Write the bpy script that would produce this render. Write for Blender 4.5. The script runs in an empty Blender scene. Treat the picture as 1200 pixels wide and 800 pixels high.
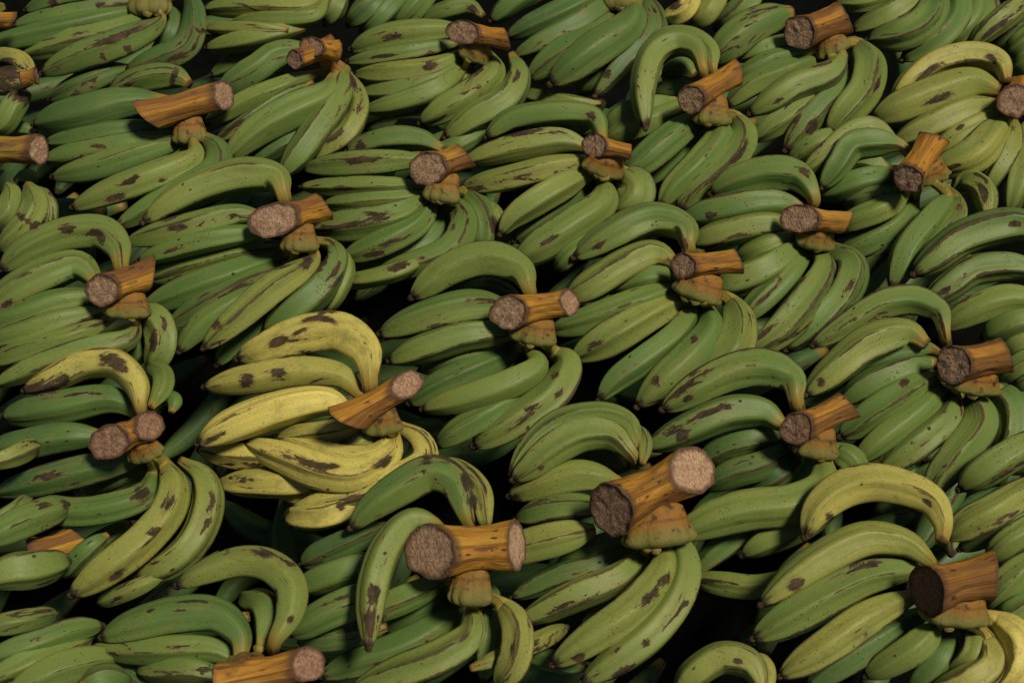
import bpy, math, random
import numpy as np
from mathutils import Vector, noise as mnoise

# ------------------------------------------------------------------ scene, camera, light
sc = bpy.context.scene
COL = sc.collection
FPX = 1847.0                      # focal length in pixels of a 1200 px wide frame
PITCH = math.radians(49)
DIST = 2.0
CAM = np.array([0.0, -DIST*math.cos(PITCH), DIST*math.sin(PITCH)])
FWD = -CAM/np.linalg.norm(CAM)
RIGHT = np.array([1.0, 0, 0])
UP = np.cross(RIGHT, FWD)
cd = bpy.data.cameras.new('camera')
cam = bpy.data.objects.new('camera', cd); COL.objects.link(cam)
cam.location = CAM
cam.rotation_euler = (math.pi/2-PITCH, 0, 0)
cd.sensor_width = 36; cd.lens = 36*FPX/1200
cd.clip_end = 100
cd.dof.use_dof = True; cd.dof.focus_distance = 1.98; cd.dof.aperture_fstop = 9.0
sc.camera = cam

SUN_EL, SUN_AZ = math.radians(65), math.radians(122)   # azimuth: clockwise from +Y
w = bpy.data.worlds.new('World'); sc.world = w; w.use_nodes = True
nt = w.node_tree
sky = nt.nodes.new('ShaderNodeTexSky'); sky.sky_type = 'NISHITA'
sky.sun_disc = False; sky.sun_elevation = SUN_EL; sky.sun_rotation = SUN_AZ
sky.dust_density = 1.0; sky.ozone_density = 0.3; sky.air_density = 0.55
bg = nt.nodes['Background']; bg.inputs[1].default_value = 0.05
nt.links.new(sky.outputs[0], bg.inputs[0])
sl = bpy.data.lights.new('sun', 'SUN'); sl.energy = 5.0; sl.angle = math.radians(11); sl.color = (1, .89, .70)
so = bpy.data.objects.new('sun', sl); COL.objects.link(so)
sd = Vector((math.sin(SUN_AZ)*math.cos(SUN_EL), math.cos(SUN_AZ)*math.cos(SUN_EL), math.sin(SUN_EL)))
so.rotation_euler = sd.to_track_quat('Z', 'Y').to_euler()
so.location = sd*5
sc.view_settings.view_transform = 'Standard'; sc.view_settings.look = 'None'
sc.view_settings.gamma = 1; sc.view_settings.exposure = -0.74
sc.cycles.diffuse_bounces = 1; sc.cycles.max_bounces = 4

# ------------------------------------------------------------------ projection helpers
def ray(px, py):
    return FWD + RIGHT*((px-600)/FPX) - UP*((py-400)/FPX)
def unproj(px, py, z):
    d = ray(px, py)
    t = (z-CAM[2])/d[2]
    return CAM + d*t
def depth(p): return float(np.dot(p-CAM, FWD))
def project(P):
    v = P-CAM
    d = v@FWD
    return np.stack([600+FPX*(v@RIGHT)/d, 400-FPX*(v@UP)/d], -1)

# ------------------------------------------------------------------ node helper
class NT:
    def __init__(s, name):
        s.m = bpy.data.materials.new(name); s.m.use_nodes = True
        s.t = s.m.node_tree; s.b = s.t.nodes['Principled BSDF']
    def n(s, typ, **kw):
        nd = s.t.nodes.new(typ)
        for k, v in kw.items(): setattr(nd, k, v)
        return nd
    def l(s, a, b): s.t.links.new(a, b)
    def put(s, sock, v):
        if isinstance(v, bpy.types.NodeSocket): s.l(v, sock)
        else: sock.default_value = v
    def math(s, op, a, b=0.0, c=0.0, clamp=False):
        nd = s.n('ShaderNodeMath', operation=op, use_clamp=clamp)
        s.put(nd.inputs[0], a); s.put(nd.inputs[1], b); s.put(nd.inputs[2], c)
        return nd.outputs[0]
    def ramp(s, v, lo, hi):       # smooth step
        nd = s.n('ShaderNodeMapRange', interpolation_type='SMOOTHSTEP')
        s.put(nd.inputs[0], v); s.put(nd.inputs[1], lo); s.put(nd.inputs[2], hi)
        return nd.outputs[0]
    def mix(s, f, a, b):
        nd = s.n('ShaderNodeMix', data_type='RGBA')
        s.put(nd.inputs[0], f); s.put(nd.inputs[6], a); s.put(nd.inputs[7], b)
        return nd.outputs[2]
    def vscale(s, v, xyz, add=None):
        nd = s.n('ShaderNodeVectorMath', operation='MULTIPLY')
        s.put(nd.inputs[0], v); nd.inputs[1].default_value = xyz
        if add is None: return nd.outputs[0]
        n2 = s.n('ShaderNodeVectorMath', operation='ADD'); s.l(nd.outputs[0], n2.inputs[0]); s.put(n2.inputs[1], add)
        return n2.outputs[0]
    def noise(s, v, scale, detail=3, rough=.5, dist=0):
        nd = s.n('ShaderNodeTexNoise')
        s.l(v, nd.inputs['Vector']); nd.inputs['Scale'].default_value = scale
        nd.inputs['Detail'].default_value = detail; nd.inputs['Roughness'].default_value = rough
        nd.inputs['Distortion'].default_value = dist
        return nd.outputs[0]
    def voro(s, v, scale):
        nd = s.n('ShaderNodeTexVoronoi'); s.l(v, nd.inputs['Vector']); nd.inputs['Scale'].default_value = scale
        return nd
    def attr(s, name):
        return s.n('ShaderNodeAttribute', attribute_name=name)
def C4(r, g, b): return (r, g, b, 1)

def banana_mat():
    M = NT('plantain_skin')
    uv = M.attr('buv').outputs['Vector']
    oi = M.n('ShaderNodeObjectInfo')
    sep = M.n('ShaderNodeSeparateColor'); M.l(oi.outputs['Color'], sep.inputs[0])
    ripe, seed, dirt = sep.outputs[0], sep.outputs[1], sep.outputs[2]
    off = M.n('ShaderNodeCombineXYZ'); M.l(M.math('MULTIPLY', seed, 37.0), off.inputs[0]); M.l(M.math('MULTIPLY', seed, 91.0), off.inputs[1]); M.l(M.math('MULTIPLY', seed, 13.0), off.inputs[2])
    O = off.outputs[0]
    u01 = M.attr('along').outputs['Fac']; ridge = M.attr('ridge').outputs['Fac']; stain = M.attr('stain').outputs['Fac']
    V = M.vscale(uv, (1, 1, 1), O)
    Vs = M.vscale(uv, (.33, 1, 1), O)       # stretched along the fruit
    Vl = M.vscale(uv, (.06, 1, 1), O)
    big = M.noise(Vs, 16, 3)
    # ripeness; its dark green end also carries painted shade
    r1 = M.math('ADD', ripe, M.math('MULTIPLY', M.math('SUBTRACT', big, .5), .55), clamp=True)
    cr = M.n('ShaderNodeValToRGB'); M.l(r1, cr.inputs[0])
    e = cr.color_ramp.elements
    e[0].position = 0; e[0].color = C4(.052, .120, .034)
    e[1].position = 1; e[1].color = C4(.72, .61, .15)
    for p, c in ((.22, (.122, .208, .047)), (.45, (.232, .278, .062)), (.7, (.40, .375, .085))):
        q = e.new(p); q.color = C4(*c)
    col = cr.outputs[0]
    # pale waxy bloom in lengthwise bands, fine mottling
    bl = M.noise(Vl, 120, 4, .6)
    col = M.mix(M.math('MULTIPLY', M.ramp(bl, .45, .75), .22), col, C4(.25, .32, .10))
    mot = M.noise(V, 420, 3, .7)
    col = M.mix(M.math('MULTIPLY', M.ramp(mot, .48, .75), .5), col, C4(.07, .10, .03))
    med = M.noise(V, 60, 5, .65)
    col = M.mix(M.math('MULTIPLY', M.ramp(med, .52, .72), .42), col, C4(.19, .17, .06))
    # ends
    tipn = M.math('ADD', u01, M.math('MULTIPLY', M.math('SUBTRACT', med, .5), .05))
    col = M.mix(M.math('MULTIPLY', M.ramp(tipn, .86, .97), .45), col, C4(.16, .19, .05))
    neck = M.ramp(M.math('ADD', u01, M.math('MULTIPLY', M.math('SUBTRACT', big, .5), .08)), .13, .02)
    col = M.mix(M.math('MULTIPLY', neck, .85), col, C4(.32, .21, .040))
    # brown masks
    jag = M.noise(Vs, 120, 7, .74, .7)
    fine = M.noise(V, 300, 4, .6)
    j = M.math('ADD', M.math('MULTIPLY', M.math('SUBTRACT', jag, .5), 2.9), M.math('MULTIPLY', M.math('SUBTRACT', fine, .5), .35))
    m1 = M.math('MULTIPLY', M.ramp(M.math('ADD', stain, j), .52, .64), M.ramp(stain, .08, .2))
    pat = M.noise(M.vscale(uv, (.28, 1, 1), O), 40, 6, .66, .5)        # random bruises
    thr = M.math('SUBTRACT', .69, M.math('MULTIPLY', dirt, .10))
    m2 = M.ramp(pat, thr, M.math('ADD', thr, .022))
    rd = M.math('ADD', M.math('MULTIPLY', ridge, .30), M.math('MULTIPLY', M.noise(Vs, 34, 6, .72), 1.05))   # rubbed ridges
    thr3 = M.math('SUBTRACT', .865, M.math('MULTIPLY', dirt, .11))
    m3 = M.math('MULTIPLY', M.ramp(rd, thr3, M.math('ADD', thr3, .05)), .85)
    scr = M.noise(M.vscale(uv, (.10, 1, 1), O), 260, 2, .5, .6)    # thin lengthwise scratches
    m4 = M.math('MULTIPLY', M.ramp(scr, .69, .75), M.ramp(M.noise(V, 28, 2), .50, .58))
    vo = M.voro(V, 240)
    m5 = M.math('MULTIPLY', M.ramp(vo.outputs['Distance'], .24, .14), M.ramp(M.noise(V, 31, 2), .56, .66))
    m9 = M.math('MULTIPLY', M.ramp(M.noise(M.vscale(uv, (.5, 1, 1), O), 210, 6, .78, .6), .575, .635), M.ramp(M.noise(Vs, 21, 3, .6), M.math('SUBTRACT', .64, M.math('MULTIPLY', dirt, .10)), .70))
    vo2 = M.voro(M.vscale(uv, (.7, 1, 1), O), 75)
    m6 = M.math('MULTIPLY', M.ramp(M.math('ADD', vo2.outputs['Distance'], M.math('MULTIPLY', fine, .25)), .26, .22), M.ramp(M.noise(V, 19, 1), .55, .60))
    m7 = M.ramp(M.math('ADD', tipn, M.math('MULTIPLY', M.math('SUBTRACT', jag, .5), .13)), .945, .975)
    m8 = M.math('MULTIPLY', M.ramp(M.math('ADD', u01, M.math('MULTIPLY', M.math('SUBTRACT', jag, .5), .12)), .028, .0), .8)
    spot = m1
    for m in (m2, m3, m4, m5, m6, m7, m8, m9): spot = M.math('MAXIMUM', spot, m)
    halo = M.math('MAXIMUM', M.ramp(M.math('ADD', stain, M.math('MULTIPLY', j, .6)), .15, .5), M.ramp(pat, M.math('SUBTRACT', thr, .07), thr))
    halo = M.math('MAXIMUM', halo, M.math('MULTIPLY', M.ramp(rd, M.math('SUBTRACT', thr3, .12), thr3), .7))
    col = M.mix(M.math('MULTIPLY', halo, .40), col, C4(.21, .165, .05))
    bn = M.noise(V, 90, 4, .6)
    bcol = M.mix(M.ramp(bn, .35, .7), C4(.016, .009, .006), C4(.078, .042, .028))
    col = M.mix(M.math('MULTIPLY', spot, .93), col, bcol)
    M.l(col, M.b.inputs['Base Color'])
    M.put(M.b.inputs['Roughness'], M.math('ADD', .45, M.math('ADD', M.math('MULTIPLY', spot, .35), M.math('MULTIPLY', med, .14))))
    M.b.inputs['Specular IOR Level'].default_value = .36
    # low relief
    h = M.math('ADD', M.math('MULTIPLY', M.noise(Vl, 150, 3, .5), .8), M.math('ADD', M.math('MULTIPLY', med, .5), M.math('MULTIPLY', fine, .12)))
    h = M.math('SUBTRACT', h, M.math('MULTIPLY', spot, .25))
    bp = M.n('ShaderNodeBump'); bp.inputs['Strength'].default_value = .55; bp.inputs['Distance'].default_value = .0016
    M.l(h, bp.inputs['Height']); M.l(bp.outputs[0], M.b.inputs['Normal'])
    return M.m

def stalk_mat():
    M = NT('cut_stalk_rind')
    uv = M.attr('buv').outputs['Vector']
    oi = M.n('ShaderNodeObjectInfo')
    sep = M.n('ShaderNodeSeparateColor'); M.l(oi.outputs['Color'], sep.inputs[0])
    green, seed, dirt = sep.outputs[0], sep.outputs[1], sep.outputs[2]
    off = M.n('ShaderNodeCombineXYZ'); M.l(M.math('MULTIPLY', seed, 53.0), off.inputs[0]); M.l(M.math('MULTIPLY', seed, 29.0), off.inputs[1])
    O = off.outputs[0]
    V = M.vscale(uv, (1, 1, 1), O); Vl = M.vscale(uv, (.09, 1, 1), O); Vm = M.vscale(uv, (.35, 1, 1), O)
    fib = M.noise(Vl, 330, 4, .6); med = M.noise(Vm, 45, 5, .6)
    col = M.mix(M.ramp(fib, .25, .75), C4(.30, .135, .018), C4(.52, .255, .034))
    col = M.mix(M.math('MULTIPLY', M.ramp(M.math('ADD', green, M.math('MULTIPLY', M.math('SUBTRACT', med, .5), 1.2)), .4, .9), .7), col, C4(.26, .22, .045))
    col = M.mix(M.math('MULTIPLY', M.ramp(M.noise(Vl, 130, 3, .6), .60, .72), .5), col, C4(.10, .040, .010))
    band = M.noise(M.vscale(uv, (.10, 1, 1), O), 26, 4, .6, .3)
    col = M.mix(M.math('MULTIPLY', M.ramp(band, .46, .62), .85), col, M.mix(fib, C4(.10, .045, .018), C4(.22, .10, .032)))
    col = M.mix(M.math('MULTIPLY', M.ramp(band, .44, .32), .55), col, C4(.54, .34, .055))
    a = M.attr('along').outputs['Fac']
    rim = M.ramp(M.math('ADD', a, M.math('MULTIPLY', med, .30)), .30, .16)
    rim2 = M.ramp(M.math('SUBTRACT', a, M.math('MULTIPLY', med, .18)), .84, .93)
    br = M.math('MAXIMUM', M.math('MAXIMUM', rim, M.math('MULTIPLY', rim2, .8)), M.ramp(M.math('SUBTRACT', med, M.math('MULTIPLY', M.math('SUBTRACT', dirt, .5), .35)), .57, .66))
    col = M.mix(M.math('MULTIPLY', br, .82), col, M.mix(fib, C4(.045, .022, .012), C4(.14, .07, .038)))
    vo = M.voro(M.vscale(uv, (.28, 1, 1), O), 150)
    col = M.mix(M.math('MULTIPLY', M.math('MULTIPLY', M.ramp(M.math('ADD', vo.outputs['Distance'], M.math('MULTIPLY', med, .2)), .38, .26), M.ramp(M.noise(V, 34, 2), .48, .56)), .85), col, C4(.035, .016, .010))
    M.l(col, M.b.inputs['Base Color']); M.b.inputs['Roughness'].default_value = .68
    M.b.inputs['Specular IOR Level'].default_value = .25
    bp = M.n('ShaderNodeBump'); bp.inputs['Strength'].default_value = .75; bp.inputs['Distance'].default_value = .002
    M.l(M.math('ADD', fib, M.math('MULTIPLY', med, .8)), bp.inputs['Height']); M.l(bp.outputs[0], M.b.inputs['Normal'])
    return M.m

def face_mat():
    M = NT('cut_stalk_end_grain')
    tc = M.n('ShaderNodeTexCoord').outputs['Object']
    oi = M.n('ShaderNodeObjectInfo')
    sep = M.n('ShaderNodeSeparateColor'); M.l(oi.outputs['Color'], sep.inputs[0])
    dark, seed = sep.outputs[0], sep.outputs[1]
    off = M.n('ShaderNodeCombineXYZ'); M.l(M.math('MULTIPLY', seed, 7.0), off.inputs[0]); M.l(M.math('MULTIPLY', seed, 3.0), off.inputs[1])
    V = M.vscale(tc, (1, 1, 1), off.outputs[0])
    n1 = M.noise(V, 260, 5, .7); n2 = M.noise(V, 70, 4, .6); vo = M.voro(V, 330)
    rad = M.attr('along').outputs['Fac']
    pale = M.mix(dark, C4(.64, .47, .30), C4(.29, .155, .092))  # browner pulp, and shade painted into the faces that lie in shadow
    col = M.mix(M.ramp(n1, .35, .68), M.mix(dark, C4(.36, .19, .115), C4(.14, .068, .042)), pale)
    col = M.mix(M.math('MULTIPLY', M.ramp(n2, .5, .7), .45), col, C4(.19, .105, .07))
    col = M.mix(M.math('MULTIPLY', M.ramp(vo.outputs['Distance'], .34, .16), .45), col, C4(.11, .05, .025))
    col = M.mix(M.math('MULTIPLY', M.ramp(M.math('ADD', rad, M.math('MULTIPLY', M.math('SUBTRACT', n2, .5), .35)), .72, .95), .85), col, C4(.085, .042, .025))
    M.l(col, M.b.inputs['Base Color']); M.b.inputs['Roughness'].default_value = .85
    M.b.inputs['Specular IOR Level'].default_value = .2
    bp = M.n('ShaderNodeBump'); bp.inputs['Strength'].default_value = .5; bp.inputs['Distance'].default_value = .002
    M.l(M.math('ADD', n1, M.math('MULTIPLY', vo.outputs['Distance'], .6)), bp.inputs['Height']); M.l(bp.outputs[0], M.b.inputs['Normal'])
    return M.m

def crown_mat():
    M = NT('crown_cushion')
    uv = M.attr('buv').outputs['Vector']; tc = M.n('ShaderNodeTexCoord').outputs['Object']
    oi = M.n('ShaderNodeObjectInfo')
    sep = M.n('ShaderNodeSeparateColor'); M.l(oi.outputs['Color'], sep.inputs[0])
    a = M.attr('along').outputs['Fac']
    fib = M.noise(M.vscale(uv, (.12, 1, 1)), 220, 4, .6); n = M.noise(tc, 90, 5, .65)
    a2 = M.math('ADD', a, M.math('MULTIPLY', M.math('SUBTRACT', n, .5), .10))
    top = M.mix(M.math('MULTIPLY', sep.outputs[0], M.ramp(n, .3, .6)), C4(.32, .14, .022), C4(.20, .14, .035))
    col = M.mix(M.ramp(a2, .34, .66), top, M.mix(fib, C4(.14, .115, .030), C4(.25, .22, .050)))
    col = M.mix(M.math('MULTIPLY', M.ramp(M.math('ABSOLUTE', M.math('SUBTRACT', a2, .35)), .05, .01), .4), col, C4(.07, .035, .018))
    col = M.mix(M.ramp(n, .52, .66), col, C4(.07, .035, .018))
    col = M.mix(M.math('MULTIPLY', M.ramp(a2, .60, .70), .7), col, C4(.20, .19, .05))
    M.l(col, M.b.inputs['Base Color']); M.b.inputs['Roughness'].default_value = .65; M.b.inputs['Specular IOR Level'].default_value = .25
    bp = M.n('ShaderNodeBump'); bp.inputs['Strength'].default_value = .8; bp.inputs['Distance'].default_value = .002
    M.l(M.math('ADD', n, fib), bp.inputs['Height']); M.l(bp.outputs[0], M.b.inputs['Normal'])
    return M.m

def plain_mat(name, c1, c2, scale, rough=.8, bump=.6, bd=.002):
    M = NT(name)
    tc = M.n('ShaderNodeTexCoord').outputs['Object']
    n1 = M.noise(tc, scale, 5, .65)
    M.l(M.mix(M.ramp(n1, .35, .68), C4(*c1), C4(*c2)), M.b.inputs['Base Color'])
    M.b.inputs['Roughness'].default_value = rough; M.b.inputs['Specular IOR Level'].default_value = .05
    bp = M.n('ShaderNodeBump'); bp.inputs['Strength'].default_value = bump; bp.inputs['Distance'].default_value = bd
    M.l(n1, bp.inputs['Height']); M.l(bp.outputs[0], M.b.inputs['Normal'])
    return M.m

MB, MS, MF = banana_mat(), stalk_mat(), face_mat()
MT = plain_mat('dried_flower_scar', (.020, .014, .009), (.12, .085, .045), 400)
MP = crown_mat()
MG = plain_mat('gap_shade_ground', (.0015, .0018, .0018), (.004, .0045, .004), 9, .95, .5, .01)  # ground coloured near black to paint in the deep shade of the gaps

# ------------------------------------------------------------------ mesh builders
def mesh_obj(name, verts, faces, mat, parent=None, attrs=None, vec=None, smooth=True, color=None):
    me = bpy.data.meshes.new(name)
    me.from_pydata([tuple(v) for v in verts], [], faces)
    if smooth: me.polygons.foreach_set('use_smooth', [True]*len(me.polygons))
    for k, a in (attrs or {}).items():
        at = me.attributes.new(k, 'FLOAT', 'POINT'); at.data.foreach_set('value', np.asarray(a, dtype=np.float32).ravel())
    if vec is not None:
        at = me.attributes.new('buv', 'FLOAT_VECTOR', 'POINT'); at.data.foreach_set('vector', np.asarray(vec, dtype=np.float32).ravel())
    me.materials.append(mat); me.update()
    o = bpy.data.objects.new(name, me); COL.objects.link(o)
    if parent is not None:
        o.parent = parent
    if color: o.color = color
    return o

def catmull(P, n):
    P = np.array(P, float)
    Q = np.vstack([2*P[0]-P[1], P, 2*P[-1]-P[-2]])
    out = []
    for i in range(1, len(Q)-2):
        p0, p1, p2, p3 = Q[i-1], Q[i], Q[i+1], Q[i+2]
        for t in np.linspace(0, 1, 24, endpoint=False):
            out.append(.5*((2*p1)+(-p0+p2)*t+(2*p0-5*p1+4*p2-p3)*t*t+(-p0+3*p1-3*p2+p3)*t**3))
    out.append(P[-1]); out = np.array(out)
    # light smoothing, then even spacing
    for _ in range(6): out[1:-1] = (out[:-2]+2*out[1:-1]+out[2:])/4
    s = np.concatenate([[0], np.cumsum(np.linalg.norm(np.diff(out, axis=0), axis=1))])
    t = np.linspace(0, s[-1], n)
    return np.stack([np.interp(t, s, out[:, k]) for k in range(out.shape[1])], 1), s[-1]

PROF_U = [0, .04, .10, .17, .26, .40, .55, .70, .82, .90, .955, .985, 1.0]
PROF_R = [.34, .40, .57, .76, .90, 1.0, 1.01, .97, .86, .68, .49, .36, .23]
def banana_geo(P, rad, rnd, nl=44, na=40, ext=0, floor=0):
    """P: world centre line from neck to tip (n x 3)."""
    n = len(P)
    T = np.gradient(P, axis=0); T /= np.linalg.norm(T, axis=1)[:, None]
    mid = P[n//2]; tc = CAM-mid; tc /= np.linalg.norm(tc)
    tc = tc + np.array([0, 0, .25]); tc /= np.linalg.norm(tc)
    N = tc[None]-T*(T@tc)[:, None]; N /= np.linalg.norm(N, axis=1)[:, None]
    B = np.cross(T, N)
    u = np.linspace(0, 1, n)
    shift = rnd.uniform(-.04, .04)
    u = np.clip((u-ext)/(1-ext), 0, 1)
    pr = np.interp(np.clip(u+shift*np.sin(math.pi*u), 0, 1), PROF_U, PROF_R)
    for _ in range(2): pr[1:-1] = (pr[:-2]+2*pr[1:-1]+pr[2:])/4
    if floor: pr = np.where(np.linspace(0, 1, n) < .5, np.maximum(pr, floor), pr)
    pr = pr*(1+.035*np.sin(u*7+rnd.uniform(0, 6)))
    th = np.linspace(0, 2*math.pi, na, endpoint=False)+math.pi
    th0 = rnd.uniform(0, 2*math.pi/5); tw = rnd.uniform(-.35, .35)
    amp = rnd.uniform(.55, 1.0)
    V, UVs, AL, RG = [], [], [], []
    s = np.concatenate([[0], np.cumsum(np.linalg.norm(np.diff(P, axis=0), axis=1))])
    jit = [1+rnd.uniform(-.5, .5) for _ in range(5)]
    for i in range(n):
        ph = (th-th0-tw*u[i])*5
        rg = np.cos(ph)*.5+.5
        kidx = np.round((th-th0-tw*u[i])/(2*math.pi/5)).astype(int) % 5
        ja = np.array(jit)[kidx]
        flat = .55+.45*min(1, u[i]/.3)+.25*max(0, (u[i]-.7)/.3)
        # rounded pentagon: flat sides, crisp ridges
        pm = (ph/5+math.pi/5) % (2*math.pi/5)-math.pi/5
        poly = math.cos(math.pi/5)/np.cos(math.pi/5-np.abs(pm))/.90
        r = rad*pr[i]*(1+amp*flat*np.clip(ja, .6, 1.15)*(poly-1)*1.45)
        V.append(P[i]+N[i]*(r*np.cos(th))[:, None]+B[i]*(r*np.sin(th))[:, None])
        UVs.append(np.stack([np.full(na, s[i]), (th-math.pi)*rad, np.zeros(na)], 1))
        AL.append(np.full(na, max(u[i], .055 if ext and not floor else 0))); RG.append(np.power(rg, 9)*np.clip(ja, .3, 1.6))
    V = np.concatenate(V); UVs = np.concatenate(UVs); AL = np.concatenate(AL); RG = np.concatenate(RG)
    # slight lumps
    f = []
    for i in range(n-1):
        a, b = i*na, (i+1)*na
        for j in range(na):
            k = (j+1) % na
            f.append((a+j, b+j, b+k, a+k))
    f.append(tuple(range(na-1, -1, -1))[::-1]); f.append(tuple((n-1)*na+j for j in range(na))[::-1])
    # the seam (v wraps) lies on the side turned away from the camera
    return V, f, UVs, AL, RG, T

def nub_geo(p, t, r, L):
    t = t/np.linalg.norm(t); a = np.cross(t, [0.3, .1, 1.0]); a /= np.linalg.norm(a); b = np.cross(t, a)
    V, f, k = [], [], 8
    prof = [(-.4, 1.0), (.25, 1.08), (.7, .82), (1.0, .5)]
    for q, (d, s) in enumerate(prof):
        for j in range(k):
            an = 2*math.pi*j/k; rr = r*s*(1+.14*math.sin(j*2.4+q))
            V.append(p+t*(d*L)+a*rr*math.cos(an)+b*rr*math.sin(an))
    for q in range(len(prof)-1):
        for j in range(k): f.append((q*k+j, q*k+(j+1) % k, (q+1)*k+(j+1) % k, (q+1)*k+j))
    f.append(tuple((len(prof)-1)*k+j for j in range(k)))
    return V, f

def log_geo(A, Bp, rA, rB, nA, nB, rnd, na=40, nl=14):
    ax = Bp-A; L = np.linalg.norm(ax); ax /= L
    tc = CAM-(A+Bp)/2; tc /= np.linalg.norm(tc)
    n1 = tc-ax*(tc@ax)
    if np.linalg.norm(n1) < .15: n1 = UP-ax*(UP@ax)
    n1 /= np.linalg.norm(n1); n2 = np.cross(ax, n1)
    V, UVs, AL = [], [], []
    sd = rnd.uniform(0, 50)
    el = rnd.uniform(.92, 1.05)
    for j in range(na):
        th = 2*math.pi*j/na
        fr = 1+.13*(mnoise.noise(Vector((math.cos(th)*1.6, math.sin(th)*1.6, sd))))+.02*math.sin(th*9+sd)
        off = (n1*math.cos(th)*el+n2*math.sin(th))*fr
        pA = A+off*rA; pB = Bp+off*rB
        d = pB-pA; ld = np.linalg.norm(d); dh = d/ld
        # where this fibre meets each cut plane
        ta = np.dot(A-pA, nA)/np.dot(dh, nA) if abs(np.dot(dh, nA)) > .15 else 0
        tb = np.dot(Bp-pA, nB)/np.dot(dh, nB) if abs(np.dot(dh, nB)) > .15 else ld
        V.append([pA+dh*(ta+(tb-ta)*t) for t in np.linspace(0, 1, nl)])
    V = np.array(V)                      # na x nl x 3
    cen = (A+Bp)/2
    for i in range(nl):
        t = i/(nl-1)
        bulge = -.17*math.sin(math.pi*t)**1.0
        for j in range(na):
            c = A+(Bp-A)*t
            v = V[j, i]
            axp = A+ax*np.dot(v-A, ax)
            q = v-axp
            nn = mnoise.noise(Vector((j*.55, t*4, sd)))
            V[j, i] = axp+q*(1+bulge*1.1+.10*nn*math.sin(math.pi*t))
    verts = V.transpose(1, 0, 2).reshape(-1, 3)
    for i in range(nl):
        for j in range(na):
            UVs.append((i/(nl-1)*L, 2*math.pi*j/na*rA, 0)); AL.append(i/(nl-1))
    f = []
    for i in range(nl-1):
        for j in range(na):
            k = (j+1) % na
            f.append((i*na+j, i*na+k, (i+1)*na+k, (i+1)*na+j))
    return verts, f, UVs, AL, V[:, 0], V[:, -1]

def face_geo(ring, nrm, rnd, rise=.0012):
    c = ring.mean(0); na = len(ring); sd = rnd.uniform(0, 90)
    V, AL, f = [], [], []
    levels = [1.0, .985, .93, .8, .6, .4, .2]
    for q, s in enumerate(levels):
        for j in range(na):
            p = c+(ring[j]-c)*s
            h = 0 if q == 0 else rise*(1.0 if q == 1 else .35)+.0016*mnoise.noise(Vector(((p-c)*150))+Vector((sd, 0, 0)))
            V.append(p+nrm*h); AL.append(s)
    V.append(c+nrm*.0003); AL.append(0)
    for q in range(len(levels)-1):
        for j in range(na):
            k = (j+1) % na
            f.append((q*na+j, q*na+k, (q+1)*na+k, (q+1)*na+j))
    L = (len(levels)-1)*na
    for j in range(na): f.append((L+j, L+(j+1) % na, len(V)-1))
    return np.array(V), f, AL

TILES = {'a0': (0, 0, 3.6375), 'a1': (300, 0, 3.6375), 'a2': (600, 0, 3.6375), 'a3': (880, 0, 3.6375),
         'b0': (0, 200, 3.6375), 'b1': (300, 200, 3.6375), 'b2': (600, 200, 3.6375), 'b3': (880, 200, 3.6375),
         'c0': (0, 390, 3.6375), 'c1': (300, 390, 3.6375), 'c2': (600, 390, 3.6375), 'c3': (880, 390, 3.6375),
         'd0': (0, 580, 3.6375), 'd1': (300, 580, 3.6375), 'd2': (600, 580, 3.6375), 'd3': (880, 580, 3.6375),
         'q': (200, 80, 5.0), 's': (140, 280, 4.0), 'r': (660, 480, 5.0), 'p': (0, 0, 1.0)}
def pt(tile, s):
    x, y = s.split(','); X, Y, k = TILES[tile]
    return X+float(x)/k, Y+float(y)/k

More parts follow.
